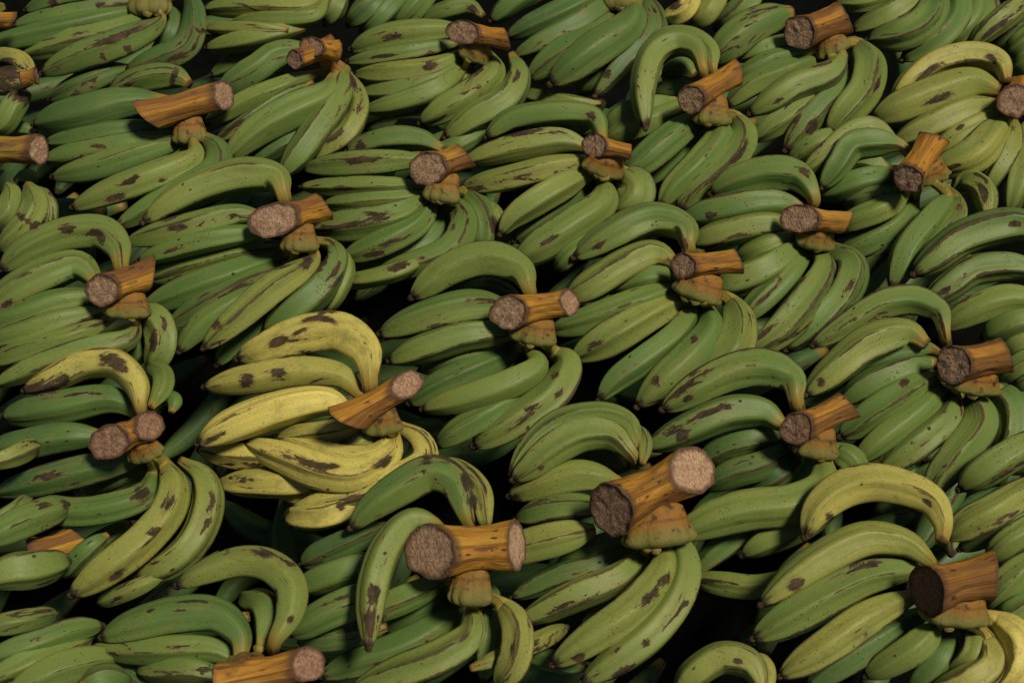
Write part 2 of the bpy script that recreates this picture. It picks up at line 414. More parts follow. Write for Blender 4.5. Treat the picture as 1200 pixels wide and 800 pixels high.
# ------------------------------------------------------------------ the pile, hand by hand
# Survey of the pile.  hand <label> ; options c= (ripeness; low values also paint shaded fruit dark) H= (height, cm)
#   log  tile A B r [rB] kA kB [g= d= slant sA= sB=]      the piece of bunch stem left on the hand
#   pad  tile x,y r
#   b    tile neck ... tip w= [c= z= (cm) a= (arch) ]      one fruit
#   st   tile x,y,len,wid ...                              brown bruises on the skin
DATA = r'''
hand green plantain hand at the top left corner whose crown is cut by the frame | c=.17 H=0
pad a0 640,5 63
b a0 590,-20 400,-25 230,0 110,45 w=28 z=-.5
b a0 590,5 450,28 250,70 60,115 w=26
b a0 600,40 450,80 250,130 0,185 -90,200 w=30
b a0 625,70 500,130 310,175 150,215 90,240 w=34
b a0 690,80 640,130 480,200 330,250 180,315 w=38 z=1.4 d=.9
b a0 700,30 740,90 720,160 650,220 w=24 z=-1
b a0 790,-20 830,60 800,190 690,250 540,300 w=34 z=2 d=.8
b a0 560,290 450,320 340,370 215,425 w=32 z=-1
b a0 810,360 740,325 620,335 470,395 w=34 z=1.5
hand plantain hand with a long orange stalk, small round face at its right end, upper left | c=.17
log a0 955,408 640,490 66 74 ka=.5 kb=-.35 sb=-.55 g=.2 fa=.3
pad a0 810,560 52
b a0 720,430 530,440 350,485 150,530 w=44 z=.5
b a0 740,540 500,560 350,585 200,605 w=30
b a0 770,570 600,605 400,640 190,680 w=32
b a0 780,600 600,655 400,720 225,755 w=36 d=.1
b a0 825,610 820,680 640,760 470,820 310,885 w=38 z=3 c=.33 d=.6
b a0 865,580 930,650 900,740 700,850 500,965 w=36 z=2.6
hand plantain hand at the left edge with a tan stalk face pointing right | c=.3
log a0 165,640 -120,645 66 70 ka=.6 kb=-.3 g=.75 fa=.25
b b0 30,60 50,110 30,190 -40,250 w=28
b b0 120,60 150,150 100,240 0,340 w=34 c=.42 z=1
b b0 170,80 205,150 200,230 170,270 w=26 z=-.5
b b0 60,40 110,20 150,40 w=16
hand short yellowish plantains with black scars at the left edge around a dark brown stub | c=.6 H=.5
log a0 155,325 95,335 38 30 ka=.2 kb=-.3 d=1 fa=.8
b a0 140,330 90,270 20,245 -50,260 w=28 d=.9
b a0 140,345 80,345 10,350 -60,370 w=36 d=1
b a0 120,400 60,450 20,520 -30,560 w=32 c=.3
b a0 160,570 100,550 0,545 -60,560 w=22 c=.15 z=-1
hand plantain hand cut by the left frame edge, only its pointed orange stalk in view | c=.2
log a0 50,85 -120,85 34 44 ka=-.3 sa=-.5 kb=-.3 g=.2
b a0 20,30 -40,40 -160,80 w=24
hand yellow green plantain hand at the top edge, left of the broken stalk | c=.45 H=-.3
b a1 290,-30 200,30 0,30 -220,40 w=30
b a1 300,0 250,65 110,80 0,85 -110,105 w=26
b a0 1230,130 1080,122 970,122 880,125 w=20
b a1 210,120 80,140 -50,170 -210,205 w=28 z=-.4 c=.5
b a1 200,150 60,190 -80,260 -190,320 w=30 c=.2 z=-1.5
hand green plantain hand hanging from a broken stalk with two split pale faces | c=.26
log a1 165,255 330,200 40 50 ka=.7 kb=-.3 d=.9 g=.2 fa=.3
log a1 232,200 345,220 44 50 ka=.75 kb=-.3 d=.9 g=.2 fa=.25 z=1
pad a1 360,290 34
b a1 240,210 100,235 0,300 -160,395 w=38 z=.5
b p 366,88 330,103 290,118 240,145 w=28
b p 366,96 330,118 285,148 252,165 w=26
b p 390,92 382,112 340,132 300,155 266,186 w=42 z=2.5 c=.33 d=.6
b p 380,126 345,158 315,176 288,196 w=32 c=.24
b p 402,86 396,116 370,154 348,184 330,206 w=40 z=2.6 d=.9
b p 410,90 421,124 408,155 385,172 362,186 w=30 z=2 c=.42 d=.9
hand green plantain hand at the top edge pointing down to the left, crown outside the frame | c=.2
b a1 590,-80 500,10 460,50 395,105 w=36
b a1 660,-70 540,60 450,130 w=30
b a1 760,-80 680,20 590,115 w=36
b a1 370,-60 340,30 295,105 w=28
hand green plantain hand with a bright orange stalk and small tan face near the top centre | c=.3
log a1 885,138 1065,170 51 46 ka=.75 kb=-.2 sb=.4 g=.05 fa=.2
pad a1 930,215 48
b a1 970,70 900,30 800,50 690,95 w=26 c=.22 z=-1
b a1 860,135 700,140 550,165 405,212 w=34
b a1 850,190 650,225 500,250 390,265 w=26 z=-.3
b a1 880,230 780,285 600,310 420,320 w=30 c=.35
b a1 885,270 780,345 600,385 440,400 w=28 c=.24
b a1 880,300 760,385 600,440 465,470 w=32 z=.5
b a1 925,270 880,340 820,380 w=20
b a1 1000,245 1010,320 910,400 800,465 700,525 w=36 c=.4 z=2.2 d=.7
b a1 1090,235 1120,320 1070,420 930,500 805,585 w=38 c=.42 z=2.2 d=.5
b a1 1010,540 920,590 830,620 730,560 w=26 z=-1
b a1 800,570 740,550 600,530 w=22 z=-1.6 c=.2
hand dark green plantain hand of long straight fruit at the top edge, right of centre | c=.14
b a2 230,-80 50,-20 -90,90 w=32
b a2 420,-50 250,35 80,110 -20,160 w=34
b a2 430,0 300,90 130,180 10,240 w=34
b a2 450,60 330,150 200,240 70,335 w=38 z=-.5
b a2 520,20 500,110 350,220 165,360 w=46 z=1.8
b a2 540,-20 600,60 590,160 470,270 355,410 w=34 z=.6
b a2 640,190 560,215 480,285 w=24 z=.5
b a2 390,290 340,330 290,400 w=26 z=-1
b a2 380,440 250,440 120,415 40,395 w=24 c=.32 z=-2
pad a2 470,-20 57
hand hand at the top edge with one bright yellow plantain beside two green ones | c=.35
b a2 790,-70 740,40 640,90 w=26 c=.95
b a2 900,-50 840,50 765,115 w=30 c=.52 d=.9
b a2 1040,-60 980,40 870,120 w=36 c=.2
b a2 960,-70 900,-20 w=30
hand green plantain hand with one fruit arching like a hook above its orange stalk | c=.24
log a2 765,425 960,310 63 56 ka=.85 kb=-.3 sb=-.35 g=.1 fa=.2
pad a2 850,480 55
b a2 865,400 855,290 840,215 760,160 650,155 570,200 w=26 c=.45 z=3 e=1
b a2 830,400 812,290 780,205 690,175 600,235 560,380 568,545 w=34 c=.33 z=4 e=1
b a2 780,320 720,290 650,335 w=28 c=.15 z=-.5
b a2 780,400 700,395 600,400 w=32 c=.14
b a2 700,430 520,475 390,550 w=34
b a2 760,440 600,510 480,560 395,605 w=34
b a2 800,500 680,590 560,690 475,745 w=40 z=.6
b a2 830,530 720,640 620,730 560,790 w=34 c=.15
b a2 875,520 885,600 790,710 690,800 635,880 w=38 c=.3 z=2
b a2 950,500 985,590 920,700 790,800 710,890 w=40 c=.36 z=2.2 d=.7
hand green plantain hand with a brown stalk tilted up to the right, top right | c=.27
log a3 208,140 395,75 72 70 ka=.85 kb=-.2 sb=.2 g=.0 d=.9 fa=.15
pad a3 350,185 53
b a2 1190,50 1040,110 930,190 855,265 w=46 z=.6
b a3 220,170 20,220 -60,260 w=26
b a3 230,230 100,260 0,310 -80,350 w=30
b a3 280,255 150,310 0,370 -100,450 w=32
b a3 390,240 340,310 200,360 100,420 -5,485 w=38 c=.4 z=2.5 d=.6
b a3 330,330 220,440 100,530 10,600 w=34 c=.33
b a3 400,280 375,370 290,460 200,560 145,640 w=36 z=.5
b a3 450,190 500,270 480,380 410,470 330,570 w=46 c=.42 z=2.5
b a3 400,570 270,610 160,690 w=28 z=-.5
hand green plantain hand along the top edge at right with overlapping curved fruit | c=.26
b a3 740,-70 500,10 360,20 w=24 c=.4
b a3 780,-80 620,50 435,130 w=36 z=.3
b a3 810,-60 760,80 650,150 500,175 w=42 z=1.5
b a3 870,-70 880,60 800,160 645,255 w=38 z=1
b a3 950,-70 950,60 880,140 800,195 w=32 z=1.2
b a3 1010,-60 1000,80 950,150 820,215 w=34 z=.8
hand green plantains in the top right corner pointing down left | c=.3
b a3 1250,-60 1100,60 1010,130 940,200 w=32 c=.45 z=1
b a3 1250,50 1110,130 1020,210 w=30 c=.15
b a3 1260,100 1180,180 1090,250 w=36
b a3 1260,230 1190,270 1120,320 w=34
hand yellow green plantain hand fanned round a stalk face near the top right edge | c=.36
log a3 1125,430 1150,395 72 74 ka=.97 kb=-.5 zb=-5 g=.4 fa=.35
b a3 1090,350 1060,265 950,235 800,265 690,340 610,420 w=38 c=.74 z=1.6 d=.5
b a3 1060,385 950,355 820,390 660,450 525,510 w=46 c=.45 z=.8 d=.3
b a3 1060,440 900,480 750,545 610,610 w=40 c=.48
b a3 1070,485 980,525 870,580 770,660 w=34 c=.52
b a3 1090,510 1040,570 950,660 820,710 770,740 w=44 c=.5 z=.6
b a3 1125,520 1110,620 1060,720 990,820 w=32 c=.45
b a3 1175,530 1160,680 1130,800 1100,900 w=34 c=.45
b a3 1260,540 1250,700 1200,850 1150,950 w=40
b b3 1010,200 990,90 920,45 860,100 w=32 c=.42 z=1.5
hand green plantain hand with a steep orange stalk whose round face looks down | c=.24
log a3 672,762 785,590 66 64 ka=.85 kb=-.15 sb=.3 g=.3 fa=.15 z=.5
pad a3 730,720 80
b a3 610,600 520,540 430,560 330,640 220,740 w=30 c=.4 d=.9 z=1
b a3 640,620 530,605 430,620 370,700 300,800 w=36 z=2
b a3 580,720 470,690 390,735 w=32
b b3 600,20 450,50 290,110 w=36
b b3 610,80 500,115 400,150 w=26
b b3 650,110 560,165 450,210 370,245 w=32
b b3 690,130 620,230 500,300 370,370 w=38 c=.14
b b3 680,230 560,320 470,380 w=26 c=.15
b b3 835,110 770,200 670,330 605,505 w=38 z=2
b b3 870,110 870,190 790,290 700,430 w=28 c=.36 z=1.5
b b3 640,310 530,410 470,530 w=38 c=.1 z=-1.5
hand green plantain hand behind the right edge, its fruit curving in above the orange stalk | c=.3
b b3 1280,310 1160,235 1050,240 900,290 790,370 695,440 w=46 z=1
b b3 1260,460 1130,405 960,420 850,490 740,570 w=40
b b3 1260,560 1100,545 950,595 820,670 w=38
b b3 1260,620 1120,650 990,710 w=36
b b3 1260,720 1150,750 1100,790 w=34
b c3 1260,70 1150,130 1060,195 w=28
b c3 1260,150 1120,230 w=26
hand plantain hand splayed like a fan below a large tan stalk face near the right edge | c=.25 H=.4
log c3 865,135 1085,95 82 76 ka=.8 kb=-.2 sb=.2 g=.1 fa=.1
pad c3 930,185 92
b b3 840,800 825,690 800,600 690,550 560,570 420,650 265,745 w=36 c=.36 z=.6 d=.9 e=1
b c3 750,50 660,0 500,50 380,140 235,260 w=46 c=.42 z=1.6
b c3 770,70 650,75 530,120 410,210 w=28
b c3 780,130 640,160 500,220 380,300 w=38
b c3 800,185 700,240 550,330 380,440 w=42
b c3 825,235 720,330 560,450 440,550 w=36
b c3 865,250 840,360 700,480 540,590 w=40
b c3 950,270 975,390 890,510 800,620 755,710 w=46 z=.4
b c3 1040,250 1110,330 1110,450 1040,560 w=46
hand green plantain hand with small round face on a yellow tapered stalk, right of the centre | c=.28
log b3 215,205 405,220 62 50 ka=.85 kb=-.3 sb=-.35 g=.5 fa=.1
pad b3 275,280 57
b b2 1270,205 1285,110 1220,30 1100,10 960,45 850,100 w=42 z=.8 d=.7 e=1
b b2 1220,160 1100,138 940,158 725,205 w=42 z=.3
b b2 1200,235 1060,232 900,268 760,305 w=38
b b2 1210,285 1080,325 950,375 w=30
b b3 205,320 80,410 -50,470 -160,500 w=42 c=.36 z=.4
b b3 235,330 150,450 30,570 -60,650 w=36 c=.22
b b3 285,335 310,420 230,560 120,680 0,780 w=44 c=.34 z=1.2
b b3 330,330 425,400 400,510 300,630 150,760 w=44 z=.8 c=.22
hand plantain hand with a reddish orange stalk chunk above its bright ochre crown, near the centre | c=.3
log b2 732,407 965,388 58 56 ka=.75 kb=-.15 sb=.3 g=.0 fa=.3
pad b2 790,495 74
b b2 765,415 750,315 730,240 600,205 450,265 265,370 w=44 c=.36 z=1.4 e=1
b b2 400,270 260,350 190,425 w=26 z=-1
b b2 680,390 600,355 480,405 350,485 230,550 w=44 c=.38 z=.5
b b2 690,450 560,460 420,515 w=32
b b2 700,505 560,560 360,630 165,685 w=40 c=.28
b b2 725,550 600,610 430,705 258,800 w=42 c=.36 z=.3
b b2 780,570 700,690 560,800 440,890 370,975 w=36 c=.22
b b2 830,580 845,680 750,800 650,890 535,1005 w=42 c=.3 z=.6
b b2 920,550 965,640 940,760 840,850 760,900 w=46 c=.34 z=.8
hand plantain hand at the centre under a brown stalk with a cut face at each end | c=.28
log b2 -10,603 245,560 76 60 ka=.8 kb=.55 g=.1 d=.8 fa=.1 fb=.3
pad b2 90,680 71
b b1 1185,590 1160,500 1120,420 980,378 820,425 665,540 w=44 c=.32 z=1.4 e=1
b b1 1100,540 1000,500 880,510 w=24 c=.15
b b1 1070,590 920,580 740,620 530,695 w=44 z=.4
b b1 1090,690 900,700 730,750 570,810 w=40
b b1 1090,730 900,790 700,850 w=32 c=.16
b c1 1100,80 950,150 800,220 655,300 w=38 c=.17
b c1 1165,70 1200,140 1090,210 900,275 710,325 w=38 c=.36 z=1.8
b c1 1160,260 1000,345 880,410 775,475 w=36 c=.24
b c1 1270,80 1330,140 1270,260 1120,370 1020,430 930,480 w=46 c=.32 z=1.2
hand plantain hand with a large rough face and yellow stalk, upper left of centre | c=.24
log b1 82,208 285,155 74 66 ka=.88 kb=-.25 sb=.35 g=.35 fa=.05
pad b1 185,290 57
b b0 1225,205 1205,100 1170,30 1040,20 900,55 760,120 615,220 w=46 c=.36 z=1.4 d=.1 e=1
b b0 1130,200 1000,190 780,250 540,305 w=36 z=.3
b b0 1150,260 900,290 700,345 590,385 w=30
b b0 1190,325 1000,355 820,405 640,465 w=34 c=.2
b b0 1210,360 1000,440 800,510 610,585 w=38 c=.14
b b0 1230,410 1050,480 880,570 720,660 w=36 c=.16
b b0 1230,450 1000,570 850,670 765,770 w=36 c=.14
b s 918,75 880,130 720,235 560,370 395,510 w=38 c=.34 z=2.4
b s 850,220 700,350 560,470 455,590 w=32 c=.14
b s 985,25 1020,100 950,220 820,330 680,440 w=42 z=2 c=.27
b s 1040,50 1055,150 1010,260 940,350 w=28 z=1 c=.36
hand plantain hand with coarse round face on a green tinged stalk, above the centre | c=.24
log a1 738,717 895,665 74 60 ka=.85 kb=-.1 sb=.4 g=.6 fa=.1
pad b1 790,80 57
b a1 800,640 700,595 560,595 390,645 w=34
b a1 710,690 450,700 205,718 w=32
b b1 720,65 500,65 190,70 w=24
b b1 710,105 480,130 290,145 w=24
b b1 725,120 610,190 420,230 250,250 w=40 z=.3
b b1 750,140 690,230 540,310 365,375 w=34 c=.3
b b1 785,140 760,260 620,345 395,430 w=34 c=.2
b b1 720,380 590,430 470,460 380,470 w=26
b b1 830,120 885,220 830,330 700,390 520,435 w=38 z=.8
b b1 890,100 960,180 975,290 930,350 w=36 z=.3
b b1 980,130 1025,210 1010,320 w=24 c=.45
b b1 1130,280 1050,330 w=24 c=.14
hand plantain hand with a very small tan face and short ribbed stalk, above the centre | c=.36
log a2 360,620 500,648 52 34 ka=.65 kb=-.2 g=.1 fa=.1
pad a2 388,695 64
b a2 385,590 345,500 200,482 10,510 -110,585 w=34 z=.5 c=.27
b a2 320,630 200,598 0,632 -200,690 w=36 c=.42 z=.3
b a2 330,690 150,722 -30,765 -215,800 w=34 c=.36
b b2 320,15 150,100 10,190 -50,270 w=36 c=.42 z=.3
b b2 350,50 250,125 130,210 10,300 w=32 c=.18
b b2 395,50 385,140 260,230 120,320 15,385 w=44 c=.3 z=.8
b b2 470,10 530,80 510,140 440,190 w=46 c=.32 z=.3
hand plantain hand at left with brown disc face and long black bruise on its top fruit | c=.27
log b0 437,510 640,440 68 66 ka=.75 kb=-.25 sb=-.5 g=.1 fa=.2
pad b0 540,570 69
b b0 520,500 515,400 500,325 430,265 280,275 130,335 5,420 w=44 z=1.4 c=.27 e=1
b b0 410,470 330,405 200,445 80,505 -70,600 w=44 z=.4 c=.3
b b0 410,540 250,560 100,615 -80,670 w=36
b b0 430,600 250,640 100,690 -80,740 w=34
b b0 460,640 300,710 100,765 -50,820 w=30 c=.34
b b0 580,660 540,720 350,770 150,835 -20,910 w=36 c=.36 z=.8 d=.9
b b0 590,690 595,760 540,830 w=26 c=.14
b b0 600,600 675,650 690,750 640,850 w=42 z=.8
hand plantain hand with a forked brown stalk of two faces and one black tipped yellow fruit | c=.15
log c0 470,465 640,395 72 62 ka=.8 kb=.7 d=1 g=.0 fa=.6 fb=.75
pad c0 620,480 57
b c0 605,400 595,300 578,210 490,130 360,130 220,195 105,245 w=40 c=.82 z=1.8 e=1
b c0 640,320 690,240 690,180 640,140 w=28 c=.3
b c0 730,340 745,290 690,275 w=22
b c0 580,340 460,280 250,315 15,355 w=42 z=.3
b c0 450,440 280,440 100,475 -40,500 w=40
b c0 620,525 400,575 150,635 -20,680 w=38
b c0 640,560 500,610 340,670 w=34 c=.12
b c0 655,590 620,690 480,745 300,765 130,730 w=38 z=.6 c=.2
b c0 700,560 738,650 710,760 600,890 460,1000 305,1115 w=46 z=2.4 c=.5 d=.8
b c0 770,545 860,610 885,720 840,860 740,970 585,1045 w=42 z=1.4 c=.5 d=.9
b c0 700,1030 560,1095 420,1150 w=24 c=.36 z=-1
b d0 560,120 400,220 250,345 w=34 c=.1 z=-3
hand plantains reaching in from the left edge with dark brown tips | c=.24
b c0 -80,565 50,525 160,475 w=28 c=.33 z=2
b d0 -100,210 60,130 180,80 285,45 w=42 c=.2 z=1 d=.8
b d0 -50,120 60,65 128,18 w=24 c=.3 z=2 d=1
hand single pale green plantain from the left edge above the buried orange stalk | c=.34 H=.4
b d0 -100,370 40,325 150,310 285,282 w=48 d=.6
hand dark buried plantain hand at left showing only a rust orange stalk side | c=.12 H=-4.5
log d0 140,250 330,190 70 56 ka=-.2 kb=-.4 sb=.5 g=.0 d=1 z=-3.5
b d0 460,170 380,230 270,340 w=32
hand green plantains at the lower left corner with tips pointing right | c=.25 H=-.6
b d0 -80,570 100,535 240,505 w=30 c=.17
b d0 -80,700 150,630 300,580 435,555 w=34 z=.6 c=.2
b d0 -80,810 150,700 390,600 w=40 z=.5 c=.3
b d0 20,860 250,745 505,685 w=44 z=1 c=.33
b d0 340,810 440,775 545,800 w=34 z=1
b d0 480,725 600,800 700,870 w=34 c=.17
hand plantain hand at the bottom with a smooth brown round face and fruit arching over it | c=.26 H=.6
log d1 222,722 -150,800 76 84 ka=.7 kb=-.3 g=.0 fa=.6
pad d0 1060,700 76
b d1 60,710 85,610 140,510 145,390 60,305 -60,285 -200,325 -335,385 w=42 c=.36 z=2.4 d=.6 e=1
b d1 20,640 50,540 30,470 -60,435 w=38 z=.6
b d0 1020,700 1020,600 920,515 750,515 580,555 435,605 w=46 z=1.6 c=.28
b d0 1030,715 900,655 700,655 390,655 w=38 c=.22
b d0 950,770 800,740 590,745 w=36
hand ripe yellow plantain hand with an orange stalk, the only fully yellow one | c=.9 H=.4
log c1 650,215 395,360 56 78 ka=.75 kb=-.3 sb=-.5 g=.2 fa=.4
pad c1 540,370 60
b s 1175,800 1172,660 1150,530 1030,440 850,455 700,510 555,560 w=50 z=1.4 c=.9 e=1
b s 1120,720 1030,640 850,620 650,650 400,695 w=40 c=.72
b c1 400,350 300,290 110,320 -100,395 -245,470 w=46 c=1 z=.7 d=.2
b c1 500,380 300,425 90,450 w=30 c=.72
b c1 520,420 440,475 350,490 w=28 c=.6
b c1 570,430 510,510 380,530 250,500 90,445 w=30 c=.78 z=1.2
b c1 590,440 570,520 430,600 280,590 120,530 -40,470 w=44 c=1 z=1.5 d=.3
b c1 610,400 700,460 710,550 580,625 400,690 150,755 w=40 c=.82 z=.8
b c1 480,690 300,770 130,780 w=40 c=.88 z=-.5 d=.3
b c1 560,640 380,650 210,675 80,645 w=36 c=.95 z=-1
b c0 1330,560 1150,530 970,518 850,498 w=34 c=.95 z=-.6
b c0 1480,600 1260,640 1070,640 935,640 w=38 c=.9 z=-.6
hand plantain hand with a thick orange stalk showing a pale face at each end, bottom centre | c=.2 H=.8
log d1 745,240 1110,212 114 104 ka=.72 kb=.42 g=.0 fa=.2 fb=.0
pad d1 915,395 64
b c1 990,870 975,790 950,670 870,590 760,560 w=30 c=.46 z=2 d=.9 e=1
b c1 950,890 895,780 850,650 750,600 620,660 500,740 405,830 w=44 c=.3 z=2.6 e=1
b d1 840,190 750,115 660,108 560,220 500,400 480,650 w=40 c=.38 z=3.4 d=.5 e=1
b d1 560,130 400,200 195,295 w=36 c=.16
b d1 540,270 350,330 185,395 w=42 c=.2
b d1 560,400 330,490 145,590 w=42 c=.28
b d1 560,560 330,610 190,625 w=34 c=.17
b d1 800,370 680,420 560,470 440,520 w=36 c=.24
b d1 820,410 700,480 540,570 w=34 c=.14
b d1 860,450 780,560 600,660 440,710 280,770 w=42 c=.16
b d1 925,480 915,600 770,700 600,760 410,830 w=42 c=.42 z=1.6 d=.8
b d1 1000,470 990,600 970,790 w=36 c=.2
b d1 1040,460 1110,560 1100,700 1030,820 w=40 c=.52 z=1.4
b d1 985,390 1010,430 1000,480 w=18
hand plantain hand under the biggest orange stalk, two pitted pale faces and long fruit below | c=.36 H=1
log r 285,590 765,355 170 148 ka=.62 kb=.55 g=.15 fa=.15 fb=.0
pad r 560,700 150
b c2 555,560 565,470 530,400 w=20 c=.5 z=1 d=1
b c2 570,590 530,480 495,385 380,345 200,375 70,480 -5,600 w=28 c=.45 z=1.2 d=.8 e=1
b c2 560,620 505,510 420,435 300,430 180,490 80,570 5,625 w=42 c=.4 z=2 e=1
b c2 480,580 400,520 280,530 180,570 w=34 c=.2
b c2 470,640 300,610 150,640 -10,695 w=40 c=.42
b c2 400,740 200,745 20,790 w=36 c=.3
b d2 350,145 200,185 30,230 -60,260 w=44 c=.44
b d2 540,180 350,240 190,300 w=36 c=.1
b d2 560,230 380,300 200,345 0,435 w=34 c=.1
b d2 560,250 450,350 250,435 20,545 w=40 c=.36 z=.8
b d2 -180,740 -20,680 130,615 235,560 w=26 c=.45 z=-1 d=1
b d2 610,270 480,430 300,560 w=36 c=.1 z=-1
b d2 650,200 640,330 520,480 350,600 175,720 w=46 c=.42 z=2.6 d=.7
b d2 690,170 740,290 710,430 600,580 450,700 300,800 w=48 c=.42 z=1.8 d=.8
b d2 320,740 150,700 50,680 w=28 c=.14 z=-1
hand green plantain hand with dark round face on a wedge shaped yellow stalk | c=.24 H=.3
log c3 195,408 415,310 70 66 ka=.85 kb=-.15 sb=.35 g=.35 fa=.55
pad c3 275,470 67
b c3 215,400 190,280 172,200 60,150 -80,165 -230,235 -375,325 w=46 c=.32 z=1.4 e=1
b c3 130,390 50,335 -80,335 -220,385 -440,490 w=44 c=.22 z=.5
b c3 140,445 0,455 -100,485 -220,550 w=40 c=.2
b c3 170,495 50,560 -80,600 -200,660 w=38 c=.12
b c3 195,530 100,610 -20,650 w=32 c=.12
b c3 310,540 300,660 170,730 0,750 -150,790 -325,865 w=52 c=.42 z=1.2 d=.2
b c3 350,505 430,550 450,640 w=34 c=.27
b d3 400,0 240,105 60,195 -35,255 w=42 c=.3
b d2 1180,90 1020,150 870,245 775,335 w=32 c=.2
b d2 1240,330 1060,390 900,380 770,350 w=32 c=.3 z=-3
hand plantain hand at the lower right with one yellow fruit arching over a shadowed stalk face | c=.45 H=.8
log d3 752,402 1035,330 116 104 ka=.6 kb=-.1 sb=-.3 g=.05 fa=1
pad d3 870,480 103
b d3 812,200 815,120 770,30 660,-25 510,-50 380,-15 280,70 232,175 w=47 c=.68 z=3 d=.2
b d3 820,360 740,262 650,205 500,190 350,250 200,345 45,465 w=46 c=.55 z=1.8 d=.3 e=1
b d3 720,330 550,335 400,390 200,500 10,610 w=46 c=.38 z=.5
b d3 700,430 500,520 330,640 125,770 w=42 c=.47 z=.3
b d3 740,500 600,590 420,700 240,820 w=40 c=.18
b d3 790,560 700,650 490,770 w=38 c=.32
b d3 840,570 800,700 680,830 w=42 c=.2
b d3 950,580 940,680 850,770 w=32 c=.42
b d3 1000,600 1020,720 910,800 740,870 w=42 c=.6 z=.8
b d3 1020,520 1140,610 1140,750 1040,870 w=44 c=1 z=1.6 d=.1
hand green plantain hand at the right edge below the large fan | c=.33
b c3 1270,430 1100,520 990,590 890,665 w=44 d=.7 z=.6
b d3 1270,-80 1060,55 950,110 830,180 w=42 c=.42 z=.3 d=.8
b d3 1270,30 1080,120 890,230 w=34 c=.14
b d3 1270,100 1110,190 1010,280 w=36 c=.36
b d3 1270,250 1110,360 1000,475 w=40 c=.3
b d3 1270,420 1130,500 1070,550 w=36
b d3 1270,560 1190,620 w=34
hand curled yellow green plantain with scars at the bottom edge, right of the black gap | c=.47 H=-1.5
b d2 1070,830 1015,720 900,690 790,750 700,840 w=42 d=.9
b d3 70,840 40,730 -30,760 w=32 c=.58 d=.9
b d2 1220,590 1120,560 1030,600 w=30 c=.14 z=-1
st a0 30,290,45,45 90,400,40,60 20,360,30,30 225,10,25,13 430,20,26,12 500,160,110,16 545,215,14,22 440,245,14,18 855,130,12,45 760,245,50,16 740,330,14,45 50,320,30,60 540,365,35,9 555,770,50,11 690,765,16,8
st b0 290,250,40,22 420,270,48,20 110,210,14,48 140,235,20,22 720,200,38,15 760,245,50,18 730,340,45,9 490,115,45,13 925,660,20,20 660,720,50,18 700,650,30,10 30,570,30,15 550,40,50,12 250,510,0,0
st a1 580,160,48,15 440,685,75,16 740,280,28,18 445,620,22,22 410,340,55,10 335,580,45,11 925,40,25,14 1110,330,28,11 1100,560,55,13 540,240,48,8
st b1 380,75,45,12 600,410,50,15 1010,230,38,20 710,372,22,9 290,400,50,11 335,430,38,9 345,470,48,11 270,630,80,13 90,730,42,22 560,310,75,9 215,395,32,22
st a2 410,320,18,18 340,495,26,18 965,660,85,13 60,565,65,13 700,20,35,18
st a3 750,310,70,17 800,420,65,15 1025,245,30,13 260,540,35,20 890,545,18,10 540,360,38,9 230,735,28,20 115,430,30,9 860,710,40,9
st b3 990,100,48,20 425,490,45,13 820,520,30,18 1130,225,28,13 60,690,55,9
st b2 850,190,30,14 735,310,24,24 350,740,32,13 780,715,18,13 1000,510,55,7 370,320,28,18 150,300,55,7
st c0 490,120,60,32 330,260,95,8 600,690,40,30 720,720,42,19 1050,210,32,28 900,455,60,13 200,235,60,30 140,240,60,30 270,200,25,30 210,610,40,18 280,730,18,18 650,850,22,17 500,1030,38,16 900,730,48,13 880,810,40,13
st c1 95,35,46,20 95,175,42,22 235,560,110,17 720,530,26,16 545,550,50,17 900,640,40,20 930,720,35,28 365,740,20,20
st c2 730,435,32,28 750,280,22,13 615,205,26,20 185,180,19,13 200,260,24,13 125,575,18,9 15,710,24,18
st c3 300,210,18,18 655,210,24,15 825,570,13,9
st d0 720,30,42,17 765,490,28,9 820,450,75,7 640,490,20,8
st d1 500,420,42,26 490,540,65,28 885,610,38,15 80,440,38,16 150,530,17,17 370,435,34,8
st d2 580,440,55,19 655,360,28,19 285,690,26,20 220,470,58,8 570,630,22,16 460,760,55,17 690,520,85,7 740,460,18,13 965,705,18,11
st d3 185,380,35,30 335,85,16,13 755,30,24,10
'''
THICK = .96
def opts(tok):
    d = {}
    rest = []
    for t in tok:
        if '=' in t: k, v = t.split('='); d[k] = float(v)
        else: rest.append(t)
    return rest, d

hands = []
for line in DATA.strip().splitlines():
    line = line.strip()
    if not line or line[0] == '#': continue
    kind, _, body = line.partition(' ')
    if kind == 'hand':
        lab, _, o = body.partition('|')
        _, d = opts(o.split())
        hands.append(dict(label=lab.strip(), o=d, logs=[], pads=[], b=[], st=[]))
    elif kind == 'st':
        t = body.split(); tile = t[0]
        for q in t[1:]:
            if q in TILES: tile = q; continue
            v = q.split(','); k = TILES[tile][2]
            x, y = pt(tile, v[0]+','+v[1])
            hands[-1]['st'].append((x, y, float(v[2])/k, float(v[3])/k))
    else:
        t, d = opts(body.split()); tile = t[0]; pts = []
        for q in t[1:]:
            if q in TILES: tile = q
            elif ',' in q: pts.append(pt(tile, q))
            else: pts.append(float(q)/TILES[tile][2])
        hands[-1]['b' if kind == 'b' else kind+'s'].append((pts, d))

